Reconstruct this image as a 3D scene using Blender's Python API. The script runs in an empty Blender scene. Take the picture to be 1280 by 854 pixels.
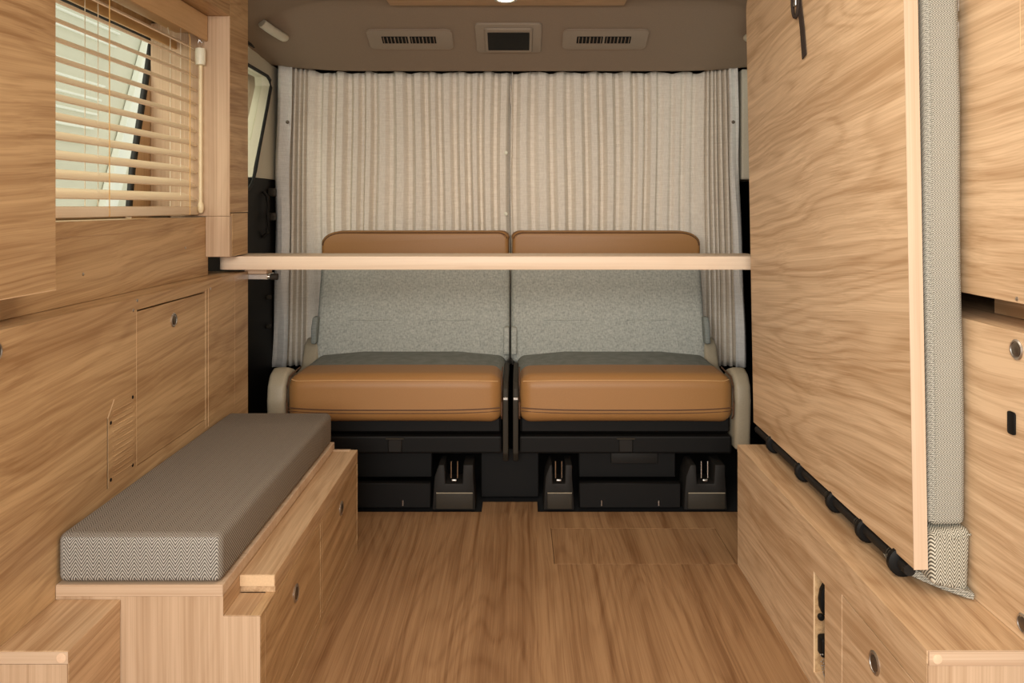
import bpy, bmesh, math, random
from mathutils import Vector, Matrix
random.seed(7)
SC = bpy.context.scene
COL = SC.collection
PI = math.pi

# ------------------------------------------------------------------ materials
def _mat(name):
    m = bpy.data.materials.new(name); m.use_nodes = True
    nt = m.node_tree
    return m, nt, nt.nodes['Principled BSDF']
def N(nt, t, **k):
    n = nt.nodes.new(t)
    for a, b in k.items(): setattr(n, a, b)
    return n
def math_n(nt, op, a, b=None, c=None):
    n = N(nt, 'ShaderNodeMath', operation=op)
    for i, v in enumerate((a, b, c)):
        if v is None: continue
        if isinstance(v, (int, float)): n.inputs[i].default_value = v
        else: nt.links.new(v, n.inputs[i])
    return n.outputs[0]
def mixc(nt, f, a, b):
    n = N(nt, 'ShaderNodeMix', data_type='RGBA')
    for s, v in ((n.inputs[0], f), (n.inputs[6], a), (n.inputs[7], b)):
        if isinstance(v, (int, float)): s.default_value = v
        elif isinstance(v, tuple): s.default_value = (*v, 1) if len(v) == 3 else v
        else: nt.links.new(v, s)
    return n.outputs[2]
def plain(name, col, rough=.5, metal=0, spec=.5, bump=0, bscale=300):
    m, nt, p = _mat(name)
    n = N(nt, 'ShaderNodeTexNoise'); n.inputs['Scale'].default_value = bscale; n.inputs['Detail'].default_value = 3
    tc = N(nt, 'ShaderNodeTexCoord'); nt.links.new(tc.outputs['Object'], n.inputs['Vector'])
    c2 = tuple(min(1, c * 1.12) for c in col); c1 = tuple(c * .9 for c in col)
    nt.links.new(mixc(nt, n.outputs[0], c1, c2), p.inputs['Base Color'])
    p.inputs['Roughness'].default_value = rough; p.inputs['Metallic'].default_value = metal
    p.inputs['Specular IOR Level'].default_value = spec
    if bump:
        b = N(nt, 'ShaderNodeBump'); b.inputs['Strength'].default_value = bump; b.inputs['Distance'].default_value = .001
        nt.links.new(n.outputs[0], b.inputs['Height']); nt.links.new(b.outputs[0], p.inputs['Normal'])
    return m
def wood(name, axis, light, dark, off=0.0, rough=.42, fig=1.0, ringn=34.0, slope=0.0, wave=1.0):
    m, nt, p = _mat(name)
    tc = N(nt, 'ShaderNodeTexCoord')
    sep = N(nt, 'ShaderNodeSeparateXYZ'); nt.links.new(tc.outputs['Object'], sep.inputs[0])
    # slow waviness shared by all layers, so that the figure meanders along the board
    wv = N(nt, 'ShaderNodeCombineXYZ')
    for i, a in enumerate('XYZ'):
        nt.links.new(math_n(nt, 'MULTIPLY_ADD', sep.outputs[i], 1.8 if a == axis else 4.0, off), wv.inputs[i])
    wn = N(nt, 'ShaderNodeTexNoise'); nt.links.new(wv.outputs[0], wn.inputs['Vector'])
    wn.inputs['Scale'].default_value = 1.0; wn.inputs['Detail'].default_value = 2.0; wn.inputs['Roughness'].default_value = .45
    warp = math_n(nt, 'MULTIPLY', math_n(nt, 'SUBTRACT', wn.outputs[0], .5), .060 * wave)
    def stretched(cross, along):
        cmb = N(nt, 'ShaderNodeCombineXYZ')
        for i, a in enumerate('XYZ'):
            k = along if a == axis else cross
            src = sep.outputs[i]
            if a == 'Z' and slope and axis == 'Y':
                src = math_n(nt, 'ADD', src, math_n(nt, 'MULTIPLY', sep.outputs[1], slope))
            if a != axis: src = math_n(nt, 'ADD', src, warp)
            nt.links.new(math_n(nt, 'MULTIPLY_ADD', src, k, off + i * 3.1), cmb.inputs[i])
        return cmb.outputs[0]
    def noise(vec, scale, det, dist=0, rg=.5):
        n = N(nt, 'ShaderNodeTexNoise'); nt.links.new(vec, n.inputs['Vector'])
        n.inputs['Scale'].default_value = scale; n.inputs['Detail'].default_value = det
        n.inputs['Distortion'].default_value = dist; n.inputs['Roughness'].default_value = rg
        return n.outputs[0]
    fld = noise(stretched(4.6, .55), 1.0, 3.0, .15, .42)
    rings = math_n(nt, 'MULTIPLY_ADD', math_n(nt, 'SINE', math_n(nt, 'MULTIPLY', fld, ringn * 5)), .5, .5)
    rings = math_n(nt, 'POWER', rings, 3.0)
    fib = noise(stretched(480, 2.2), 1.0, 2.0, 0, .6)
    fib2 = noise(stretched(170, .8), 1.0, 3.0, 0, .6)
    fib3 = noise(stretched(60, .5), 1.0, 3.0, .1, .6)
    tone = noise(stretched(17, .35), 1.0, 4.0, .1, .55)
    s = math_n(nt, 'MULTIPLY', rings, .26 * fig)
    for src, k in ((fib, 1.0), (fib2, 1.2), (fib3, 1.4), (tone, 1.7)):
        s = math_n(nt, 'ADD', s, math_n(nt, 'MULTIPLY', math_n(nt, 'SUBTRACT', src, .5), k))
    s = math_n(nt, 'ADD', s, .34)
    cl = N(nt, 'ShaderNodeClamp'); nt.links.new(s, cl.inputs[0])
    nt.links.new(mixc(nt, cl.outputs[0], light, dark), p.inputs['Base Color'])
    p.inputs['Roughness'].default_value = rough
    p.inputs['Specular IOR Level'].default_value = .35
    b = N(nt, 'ShaderNodeBump'); b.inputs['Strength'].default_value = .12; b.inputs['Distance'].default_value = .0006
    nt.links.new(fib, b.inputs['Height']); nt.links.new(b.outputs[0], p.inputs['Normal'])
    return m
def herring(name, light, dark, period=.018, pitch=.0058, amp=.0140, swap=False):
    m, nt, p = _mat(name)
    tc = N(nt, 'ShaderNodeTexCoord')
    sep = N(nt, 'ShaderNodeSeparateXYZ'); nt.links.new(tc.outputs['Object'], sep.inputs[0])
    nz = N(nt, 'ShaderNodeTexNoise'); nz.inputs['Scale'].default_value = 220; nt.links.new(tc.outputs['Object'], nz.inputs['Vector'])
    if swap:
        u = math_n(nt, 'PINGPONG', math_n(nt, 'ADD', sep.outputs[2], sep.outputs[1]), period / 2)
        v = math_n(nt, 'ADD', sep.outputs[0], 0.0)
    else:
        u = math_n(nt, 'PINGPONG', sep.outputs[0], period / 2)
        v = math_n(nt, 'ADD', sep.outputs[2], sep.outputs[1])
    v = math_n(nt, 'MULTIPLY_ADD', u, -amp / (period / 2), v)
    v = math_n(nt, 'MULTIPLY_ADD', nz.outputs[0], .0012, v)
    w = math_n(nt, 'MULTIPLY_ADD', math_n(nt, 'SINE', math_n(nt, 'MULTIPLY', v, 2 * PI / pitch)), .9, .5)
    cl = N(nt, 'ShaderNodeClamp'); nt.links.new(w, cl.inputs[0])
    nt.links.new(mixc(nt, cl.outputs[0], dark, light), p.inputs['Base Color'])
    p.inputs['Roughness'].default_value = .95; p.inputs['Specular IOR Level'].default_value = .1
    b = N(nt, 'ShaderNodeBump'); b.inputs['Strength'].default_value = .3; b.inputs['Distance'].default_value = .0008
    nt.links.new(w, b.inputs['Height']); nt.links.new(b.outputs[0], p.inputs['Normal'])
    return m
def weave(name, c1, c2, sx=900, sz=900, rough=.95, nscale=600, iso=False):
    m, nt, p = _mat(name)
    tc = N(nt, 'ShaderNodeTexCoord')
    mp = N(nt, 'ShaderNodeMapping'); mp.inputs['Scale'].default_value = (1, 1, .12); nt.links.new(tc.outputs['Object'], mp.inputs[0])
    a = N(nt, 'ShaderNodeTexNoise'); a.inputs['Scale'].default_value = nscale; a.inputs['Detail'].default_value = 2
    nt.links.new(mp.outputs[0], a.inputs['Vector'])
    mp2 = N(nt, 'ShaderNodeMapping'); mp2.inputs['Scale'].default_value = (.6, .6, 1) if iso else (.08, .08, 1); nt.links.new(tc.outputs['Object'], mp2.inputs[0])
    b = N(nt, 'ShaderNodeTexNoise'); b.inputs['Scale'].default_value = nscale * .6; b.inputs['Detail'].default_value = 2
    nt.links.new(mp2.outputs[0], b.inputs['Vector'])
    f = math_n(nt, 'MULTIPLY', math_n(nt, 'ADD', a.outputs[0], b.outputs[0]), .5)
    f = math_n(nt, 'MULTIPLY_ADD', math_n(nt, 'SUBTRACT', f, .5), 3.0, .5)
    cl = N(nt, 'ShaderNodeClamp'); nt.links.new(f, cl.inputs[0])
    nt.links.new(mixc(nt, cl.outputs[0], c1, c2), p.inputs['Base Color'])
    p.inputs['Roughness'].default_value = rough; p.inputs['Specular IOR Level'].default_value = .1
    bu = N(nt, 'ShaderNodeBump'); bu.inputs['Strength'].default_value = .25; bu.inputs['Distance'].default_value = .0006
    nt.links.new(f, bu.inputs['Height']); nt.links.new(bu.outputs[0], p.inputs['Normal'])
    return m

WL, WD = (.64, .445, .265), (.37, .215, .105)
M = {}
M['woodY'] = wood('oak_lengthwise', 'Y', WL, WD, 0.0)
M['woodY_left'] = wood('oak_lengthwise_left', 'Y', (.60, .405, .215), (.34, .195, .088), 5.3, wave=.8, slope=-.06)
M['woodY_bed'] = wood('oak_bed_panel_lit', 'Y', (.76, .555, .35), (.47, .30, .16), 9.7, fig=1.3, slope=.10, wave=.7)  # bed oak lightened, its stronger light painted into the colour
M['woodY_right'] = wood('oak_lengthwise_right_lit', 'Y', (.74, .54, .34), (.46, .29, .155), 2.2, slope=.05)  # lighter copy of the oak, brighter right-hand light put into colour
M['woodX'] = wood('oak_crosswise', 'X', (.66, .50, .35), (.50, .34, .22), 1.0, fig=.4, wave=.15)
M['tablewood'] = wood('pale_oak_table', 'X', (.80, .64, .48), (.68, .51, .36), 1.6, fig=.4, wave=.15)
M['woodZ'] = wood('oak_upright', 'Z', (.60, .43, .285), (.41, .265, .155), 3.0, fig=.4, wave=.15)
M['woodEdge'] = wood('oak_edge_band', 'Z', (.66, .50, .36), (.53, .375, .25), 4.0, fig=.3, wave=.1)
M['floorwood'] = wood('oak_vinyl_floor', 'Y', (.40, .235, .115), (.20, .096, .038), 7.0, rough=.42, fig=.9, ringn=28, wave=.4)
M['ceilwood'] = wood('oak_ceiling_panel', 'X', (.56, .36, .19), (.36, .2, .09), 6.0)
M['slatwood'] = wood('pale_blind_wood', 'Y', (.92, .80, .62), (.80, .65, .46), 8.0, fig=.2, rough=.45, wave=.1)
M['valance'] = wood('blind_valance_wood', 'Y', (.62, .41, .21), (.52, .32, .15), 8.5, fig=.3)
M['herring_flap'] = herring('sage_herringbone_flap', (.60, .57, .47), (.09, .08, .06), period=.0135, pitch=.0056, amp=.012)
M['gap'] = plain('dark_joint', (.012, .009, .007), .9)
M['edge'] = plain('pale_edge_banding', (.70, .49, .29), .5)
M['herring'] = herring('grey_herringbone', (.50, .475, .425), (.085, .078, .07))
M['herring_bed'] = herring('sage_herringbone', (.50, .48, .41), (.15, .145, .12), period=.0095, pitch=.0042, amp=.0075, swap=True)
M['herring_top'] = herring('grey_herringbone_shaded_top', (.31, .275, .23), (.13, .112, .093))  # same cloth darkened: dimmer light on the cushion top put into colour
M['seatgrey'] = weave('grey_seat_cloth', (.30, .315, .285), (.52, .53, .475), nscale=330, iso=True)
M['seatgrey2'] = weave('grey_seat_cloth_dark', (.20, .22, .20), (.29, .31, .29))
M['leather'] = plain('tan_leather', (.355, .175, .057), .48, bump=.15, bscale=450)
M['leather_dk'] = plain('tan_leather_piping', (.10, .045, .02), .6)
M['thread'] = plain('pale_thread', (.62, .38, .17), .7)
M['curtain'] = weave('linen_curtain', (.73, .655, .55), (.90, .83, .72), nscale=500)
M['tape'] = weave('white_curtain_tape', (.74, .73, .69), (.90, .89, .85))
M['headliner'] = plain('taupe_headliner', (.27, .20, .14), .9, bump=.1)
M['cream'] = plain('cream_plastic', (.66, .62, .50), .55)
M['creamdk'] = plain('beige_seat_plastic', (.36, .31, .22), .5)
M['duct'] = plain('taupe_plastic', (.30, .24, .18), .6)
M['black'] = plain('black_plastic', (.005, .0045, .004), .6, 0, .22)
M['black2'] = plain('black_carpet', (.003, .003, .003), .95)
M['dkgrey'] = plain('dark_grey_plastic', (.038, .032, .024), .6, 0, .22)
M['dkgrey2'] = plain('charcoal_plastic', (.016, .014, .012), .6, 0, .22)
M['metal'] = plain('chrome', (.75, .73, .70), .22, 1.0)
M['steel'] = plain('brushed_steel', (.55, .52, .48), .4, 1.0)
M['bronze'] = plain('dark_latch_metal', (.16, .13, .10), .35, .8)
M['webbing'] = plain('brown_black_webbing', (.035, .022, .015), .85, bump=.3, bscale=800)
M['cord'] = plain('amber_cord', (.72, .45, .16), .7)
M['cordw'] = plain('white_cord', (.75, .68, .55), .7)
M['wand'] = plain('ivory_wand', (.80, .66, .42), .35)
M['ivory'] = plain('ivory_plastic', (.80, .78, .62), .4)
M['peg'] = plain('pale_wood_cap', (.74, .53, .36), .5)
M['screen'] = plain('dark_display', (.008, .008, .007), .5, 0, .2)
M['rubber'] = plain('black_rubber', (.01, .01, .01), .7)
M['extw'] = plain('white_garage_wall', (.70, .69, .58), .8, bscale=3)
M['extrib'] = plain('white_ribs', (.9, .93, .85), .6)
M['extgrey'] = plain('grey_floor_outside', (.3, .3, .28), .8)
def glassm():
    m, nt, p = _mat('window_glass')
    g = N(nt, 'ShaderNodeBsdfGlossy'); g.inputs['Roughness'].default_value = .02
    t = N(nt, 'ShaderNodeBsdfTransparent'); t.inputs[0].default_value = (.93, .94, .88, 1)
    mx = N(nt, 'ShaderNodeMixShader'); mx.inputs[0].default_value = .06
    nt.links.new(t.outputs[0], mx.inputs[1]); nt.links.new(g.outputs[0], mx.inputs[2])
    nt.links.new(mx.outputs[0], nt.nodes['Material Output'].inputs[0]); return m
M['glass'] = glassm()
def emis(name, c, s):
    m, nt, p = _mat(name); p.inputs['Emission Color'].default_value = (*c, 1); p.inputs['Emission Strength'].default_value = s; return m
M['lamp'] = emis('lamp_lens', (1, .85, .65), 14)

# ------------------------------------------------------------------ geometry helpers
class G:
    """collects shapes in world space, links them as one mesh object"""
    def __init__(s): s.bm = bmesh.new()
    def _add(s, fn, mat=None, bev=0, seg=2, mi=0):
        t = bmesh.new(); fn(t)
        if mat is not None: bmesh.ops.transform(t, matrix=mat, verts=t.verts)
        if bev: bmesh.ops.bevel(t, geom=t.edges[:], offset=bev, segments=seg, affect='EDGES', profile=.5)
        for f in t.faces: f.material_index = mi
        me = bpy.data.meshes.new('tmp'); t.to_mesh(me); t.free(); s.bm.from_mesh(me); bpy.data.meshes.remove(me)
        return s
    def box(s, x0, x1, y0, y1, z0, z1, bev=.0008, seg=1, mi=0):
        mt = Matrix.Translation(((x0+x1)/2, (y0+y1)/2, (z0+z1)/2)) @ Matrix.Diagonal((abs(x1-x0), abs(y1-y0), abs(z1-z0), 1))
        return s._add(lambda t: bmesh.ops.create_cube(t, size=1), mt, bev, seg, mi)
    def cyl(s, a, b, r, r2=None, n=20, bev=0, mi=0):
        a, b = Vector(a), Vector(b); d = b - a
        q = d.to_track_quat('Z', 'Y').to_matrix().to_4x4()
        mt = Matrix.Translation((a+b)/2) @ q
        return s._add(lambda t: bmesh.ops.create_cone(t, cap_ends=True, segments=n, radius1=r, radius2=r if r2 is None else r2, depth=d.length), mt, bev, 1, mi)
    def lathe(s, o, ax, prof, n=28, mi=0):
        """prof: (radius, height along ax)"""
        q = Vector(ax).to_track_quat('Z', 'Y').to_matrix().to_4x4()
        mt = Matrix.Translation(Vector(o)) @ q
        def f(t):
            rings = [[t.verts.new((r*math.cos(2*PI*k/n), r*math.sin(2*PI*k/n), h)) for k in range(n)] if r > 1e-6 else [t.verts.new((0, 0, h))] for r, h in prof]
            for A, B in zip(rings, rings[1:]):
                for k in range(n):
                    vs = [A[k % len(A)], A[(k+1) % len(A)], B[(k+1) % len(B)], B[k % len(B)]]
                    u = []
                    for v in vs:
                        if v not in u: u.append(v)
                    if len(u) > 2: t.faces.new(u)
        return s._add(f, mt, 0, 1, mi)
    def tube(s, pts, r, n=8, mi=0, flat=1.0):
        pts = [Vector(p) for p in pts]
        def f(t):
            rings = []; up = Vector((0, 0, 1))
            for i, p in enumerate(pts):
                d = (pts[min(i+1, len(pts)-1)] - pts[max(i-1, 0)]).normalized()
                a = d.cross(up)
                if a.length < .05: a = d.cross(Vector((0, 1, 0)))
                a.normalize(); b = d.cross(a).normalized()
                rings.append([t.verts.new(p + a*r*math.cos(2*PI*k/n) + b*r*flat*math.sin(2*PI*k/n)) for k in range(n)])
            for A, B in zip(rings, rings[1:]):
                for k in range(n): t.faces.new((A[k], A[(k+1) % n], B[(k+1) % n], B[k]))
            t.faces.new(rings[0][::-1]); t.faces.new(rings[-1])
        return s._add(f, None, 0, 1, mi)
    def prism(s, poly, axis, a, b, bev=0, seg=2, mi=0):
        """poly: 2D outline in the other two axes (order xyz), extruded from a to b on axis"""
        def P(u, v, w):
            return {'X': (w, u, v), 'Y': (u, w, v), 'Z': (u, v, w)}[axis]
        def f(t):
            A = [t.verts.new(P(u, v, a)) for u, v in poly]; B = [t.verts.new(P(u, v, b)) for u, v in poly]
            n = len(poly)
            t.faces.new(A); t.faces.new(B[::-1])
            for k in range(n): t.faces.new((A[k], B[k], B[(k+1) % n], A[(k+1) % n]))
            bmesh.ops.recalc_face_normals(t, faces=t.faces)
        return s._add(f, None, bev, seg, mi)
    def plate(s, axis, w0, w1, u0, u1, v0, v1, holes, mi=0):
        """flat plate with rectangular holes; axis = its thickness axis from w0 to w1"""
        us = sorted({u0, u1, *[h[0] for h in holes], *[h[1] for h in holes]}); vs = sorted({v0, v1, *[h[2] for h in holes], *[h[3] for h in holes]})
        def P(u, v, w): return {'X': (w, u, v), 'Y': (u, w, v), 'Z': (u, v, w)}[axis]
        def f(t):
            def solid(i, j):
                if i < 0 or j < 0 or i >= len(us)-1 or j >= len(vs)-1: return False
                cu, cv = (us[i]+us[i+1])/2, (vs[j]+vs[j+1])/2
                return not any(h[0] < cu < h[1] and h[2] < cv < h[3] for h in holes)
            V = {}
            def vt(i, j, k):
                if (i, j, k) not in V: V[i, j, k] = t.verts.new(P(us[i], vs[j], (w0, w1)[k]))
                return V[i, j, k]
            for i in range(len(us)-1):
                for j in range(len(vs)-1):
                    if not solid(i, j): continue
                    for k in (0, 1): t.faces.new([vt(i, j, k), vt(i+1, j, k), vt(i+1, j+1, k), vt(i, j+1, k)])
                    for (di, dj, a, b) in ((-1, 0, (i, j), (i, j+1)), (1, 0, (i+1, j), (i+1, j+1)), (0, -1, (i, j), (i+1, j)), (0, 1, (i, j+1), (i+1, j+1))):
                        if not solid(i+di, j+dj): t.faces.new([vt(*a, 0), vt(*b, 0), vt(*b, 1), vt(*a, 1)])
            bmesh.ops.recalc_face_normals(t, faces=t.faces)
        return s._add(f, None, 0, 1, mi)
    def soft(s, x0, x1, y0, y1, z0, z1, r, seg=5, mi=0, fn=None, cuts=0):
        def f(t):
            bmesh.ops.create_cube(t, size=1)
            bmesh.ops.transform(t, matrix=Matrix.Translation(((x0+x1)/2, (y0+y1)/2, (z0+z1)/2)) @ Matrix.Diagonal((x1-x0, y1-y0, z1-z0, 1)), verts=t.verts)
            bmesh.ops.bevel(t, geom=t.edges[:], offset=r, segments=seg, affect='EDGES', profile=.5)
            if cuts:
                lo, hi = Vector((x0, y0, z0)), Vector((x1, y1, z1))
                for ax in range(3):
                    for k in range(1, cuts):
                        c = Vector((0, 0, 0)); c[ax] = lo[ax] + (hi[ax]-lo[ax])*k/cuts; nn = Vector((0, 0, 0)); nn[ax] = 1
                        bmesh.ops.bisect_plane(t, geom=t.verts[:]+t.edges[:]+t.faces[:], plane_co=c, plane_no=nn)
            if fn:
                for v in t.verts: v.co = Vector(fn(v.co))
        return s._add(f, None, 0, 1, mi)
    def build(s, name, mats, parent=None, smooth=False, origin=None):
        if not isinstance(mats, (list, tuple)): mats = [mats]
        me = bpy.data.meshes.new(name)
        if parent is not None: o0 = WORLD[parent.name]
        else: o0 = Vector(origin) if origin else Vector((0, 0, 0))
        bmesh.ops.translate(s.bm, vec=-o0, verts=s.bm.verts)
        s.bm.to_mesh(me); s.bm.free()
        for m in mats: me.materials.append(M[m] if isinstance(m, str) else m)
        if smooth:
            for p in me.polygons: p.use_smooth = True
            try: me.set_sharp_from_angle(angle=math.radians(38))
            except Exception: pass
        o = bpy.data.objects.new(name, me); COL.objects.link(o)
        if parent is not None: o.parent = parent
        else: o.location = o0
        WORLD[o.name] = o0.copy()
        return o
WORLD = {}
def tag(o, label=None, cat=None, group=None, kind=None):
    if label: o['label'] = label
    if cat: o['category'] = cat
    if group: o['group'] = group
    if kind: o['kind'] = kind
    return o
def thing(name, loc, label, cat, group=None):
    o = bpy.data.objects.new(name, None); COL.objects.link(o); o.location = loc; o.empty_display_size = .05
    WORLD[o.name] = Vector(loc)
    return tag(o, label, cat, group)
def struct(g, name, mats, smooth=False): return tag(g.build(name, mats, None, smooth), kind='structure')
def knob(parent, x, y, z, nx, r=.0165, name='latch_knob'):
    """round push latch: chrome rim, dark button"""
    g = G()
    g.lathe((x, y, z), (nx, 0, 0), [(0, -.001), (r, -.001), (r*1.02, .0012), (r*.9, .0026), (r*.80, .0024), (r*.76, .0010), (0, .0010)])
    k = g.build(name, 'steel', parent, True)
    b = G().lathe((x, y, z), (nx, 0, 0), [(r*.68, .0008), (r*.68, .0022), (r*.5, .0034), (0, .0040)]).build('push_button', 'bronze', k, True)
    return k
def screws(parent, pts, nx, mat='steel', r=.003, name='screw'):
    for (x, y, z) in pts:
        G().lathe((x, y, z), (nx, 0, 0), [(r, -.0008), (r, .0006), (r*.6, .0012), (0, .0012)], n=12).build(name, mat, parent, True)

# ------------------------------------------------------------------ setting
XL, XR = -.92, .92
# floor with a hatch whose joint lines show
g = G(); hx0, hx1, hy0, hy1 = .085, .5185, 1.90, 2.113
g.plate('Z', -.01, 0, XL, XR, -.5, 2.225, [(hx0, hx1, hy0, hy1)])
g.plate('Z', -.01, 0, -.102, .054, 2.225, 2.30, [])
struct(g, 'floor', 'floorwood')
h = thing('floor_hatch', (.29, 2.0, -.01), 'rectangular wood hatch set flush into the floor in front of the right seat', 'hatch')
G().box(hx0+.0012, hx1-.0012, hy0+.0012, hy1-.0012, -.0098, -.0001, .0004).build('hatch_board', 'floorwood', h)
g = G(); g.plate('Z', -.03, -.0102, XL, XR, -.5, 3.4, []); struct(g, 'floor', 'black2')

def zc(x, y):
    d = max(0, abs(x) - .55) / .37
    t = max(0, min(.34, y - 2.46))
    k = 1 - t/.34
    return 1.48 - .15*d*d*k - .455*t + .03*d*d*(1-k)
g = G()
def cf(t):
    xs = [XL + (XR-XL)*i/48 for i in range(49)]; ys = [-.5, .5, 1.5, 2.2, 2.40, 2.44, 2.46, 2.49, 2.55, 2.65, 2.75, 2.80]
    V = [[t.verts.new((x, y, zc(x, y))) for x in xs] for y in ys]
    T = [[t.verts.new((x, y, 1.62)) for x in (XL, XR)] for y in (ys[0], ys[-1])]
    for a in range(len(ys)-1):
        for b in range(48): t.faces.new((V[a][b], V[a+1][b], V[a+1][b+1], V[a][b+1]))
    t.faces.new((T[0][0], T[0][1], T[1][1], T[1][0]))
g._add(cf)
o = struct(g, 'ceiling', 'headliner', True)
# back edge of the headliner above the curtain
g = G(); g.prism([(x, zc(x, 2.80)) for x in [XL+(XR-XL)*i/30 for i in range(31)]] + [(XR, 1.62), (XL, 1.62)], 'Y', 2.80, 2.812)
struct(g, 'trim_1', 'headliner')
struct(G().box(XL, XR, 2.83, 3.4, 1.40, 1.5), 'ceiling', 'headliner')
# walls of the van body
# left: window_1 behind the blind, window_2 beside the cab
def wall_poly(name, side, x0, x1, rects, mat): pass
def body_wall(side, name):
    s = side; a, b = (s*.92, s*.97)
    g = G()
    lo, hi = min(a, b), max(a, b)
    holes = [(2.18, 2.80, .86, 1.31)]
    if side < 0: holes.append((.95, 2.10, .83, 1.285))
    g.plate('X', lo, hi, -.5, 3.4, -.03, 1.62, holes)
    return struct(g, name, 'headliner')
body_wall(-1, 'wall_left'); body_wall(1, 'wall_right')
struct(G().box(XL, XR, 3.4, 3.45, -.03, 1.62), 'added_dark_wall', 'black2')  # added dark wall closing the cab, keeps the space under seats dark
# cab side: cream upper trim with slanted window aperture, black lower trim
def pillar_trim(s, nm1, nm2):
    xa, xb = sorted((s*.865, s*.918))
    # aperture outline runs up the slanted rear edge of the cab door glass
    zt, zb = 1.305, .93
    g = G()
    outer = [(2.792, zt), (2.80, zt-.03)]
    g.prism([(2.80, 1.345), (3.38, 1.345), (3.38, .945), (2.60, .945), (2.615, .98), (2.79, 1.27), (2.785, 1.30)], 'X', xa, xb)
    g.prism([(2.12, 1.31), (2.785, 1.30), (2.80, 1.345), (2.12, 1.40)], 'X', xa, xb)
    struct(g, nm1, 'cream')
    g = G(); g.prism([(2.11, .905), (2.56, .905), (2.595, .944), (3.38, .944), (3.38, -.01), (2.11, -.01)], 'X', xa, xb, .004)
    struct(g, nm2, 'black')
pillar_trim(-1, 'trim_2', 'trim_3'); pillar_trim(1, 'trim_4', 'trim_5')
struct(G().box(.788, .8649, 2.825, 2.90, .945, 1.335, .006, 2), 'trim_8', 'cream')
def cab_window(s, name):
    x = s*.895
    r = struct(G().prism([(2.12, 1.31), (2.78, 1.30), (2.785, 1.27), (2.60, .95), (2.56, .905), (2.12, .905)], 'X', x-.002, x+.002), name, 'glass')
    pts = [(x-s*.035, y, z) for y, z in ((2.12, 1.305), (2.45, 1.302), (2.74, 1.296), (2.768, 1.287), (2.778, 1.262), (2.74, 1.19), (2.70, 1.12), (2.655, 1.04), (2.615, .965), (2.585, .925), (2.55, .905), (2.40, .90))]
    WORLD[r.name] = Vector((0, 0, 0))
    G().tube(pts, .0058, 8).build('gasket', 'rubber', r, True)
cab_window(-1, 'window_2'); cab_window(1, 'window_3')

# wooden lining behind the blind with the slanted glass aperture (window_1)
g = G()
g.prism([(1.99, 1.30), (2.0, 1.34), (1.0, 1.34), (1.0, 1.27), (1.975, 1.27)], 'X', -.905, -.9195)
g.prism([(1.995, 1.27), (2.0, 1.34), (2.09, 1.34), (2.09, .82), (1.87, .82), (1.89, .93)], 'X', -.905, -.9195)
struct(g, 'trim_6', 'woodZ')
w1 = struct(G().box(-.93, -.926, .96, 2.11, .83, 1.29, 0), 'window_1', 'glass')
WORLD[w1.name] = Vector((0, 0, 0))
G().tube([(-.912, y, z) for y, z in ((1.0, 1.268), (1.95, 1.268), (1.978, 1.264), (1.986, 1.25), (1.962, 1.17), (1.921, 1.04), (1.889, .935), (1.871, .83))], .0078, 10).build('gasket', 'rubber', w1, True)
# outside: pale garage wall and shutter
struct(G().box(-6, -2.6, -6, 9, -.5, -.45), 'floor', 'extgrey')

# ------------------------------------------------------------------ outside things
sh = thing('garage_shutter', (-2.3, 4.0, -.45), 'pale ribbed garage shutter outside, seen between the blind slats', 'shutter')
g = G().box(-2.40, -2.34, -.5, 9, -.45, 5.2, .004); g.build('shutter_panel', 'extw', sh)
for k in range(11):
    z = 1.02 + k*.083; e = 4.55 + (z-1.6)*.5
    G().box(-2.345, -2.325, 1.2, e, z, z+.012, .003).build('rib', 'extrib', sh)
G().prism([(3.78, -.45), (3.92, -.45), (6.72, 5.1), (6.58, 5.1)], 'X', -2.335, -2.29, .006).build('leaning_post', 'extrib', sh)
# ------------------------------------------------------------------ LEFT SIDE
FX = -.71
# lower wall cabinet
cab = thing('wall_cabinet', (FX-.1, 1.4, 0), 'long low wood wall cabinet on the left, behind the grey bench cushion', 'cabinet')
holes = [(1.488, 1.815, .366, .657)]
g = G(); g.plate('X', FX, FX-.018, .2, 2.10, 0, .68, holes)
g.box(FX-.018, -.90, .2, 2.10, .662, .6795); g.box(FX-.018, -.90, 2.082, 2.10, 0, .662)
g.build('body', 'woodY_left', cab)
G().box(FX-.0181, FX-.030, 1.37, 1.83, .35, .66).build('inner_panel', 'gap', cab)
d = G().box(FX-.0006, FX-.017, 1.4895, 1.8135, .3672, .6535, .0006).build('door', 'woodY_left', cab)
knob(d, FX-.0005, 1.648, .616, 1, .014)
G().box(FX+.0002, FX-.002, 1.4872, 1.4882, .366, .657, 0).build('door_edge_line', 'edge', cab)
for yy in (1.8155, 1.832): G().box(FX+.0004, FX-.002, yy, yy+.0009, .345, .662, 0).build('seam', 'edge', cab)
G().box(FX+.0002, FX-.002, 2.003, 2.0038, .28, .675, 0).build('seam', 'woodY', cab)
knob(cab, FX, 1.085, .652, 1, .014)
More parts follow.
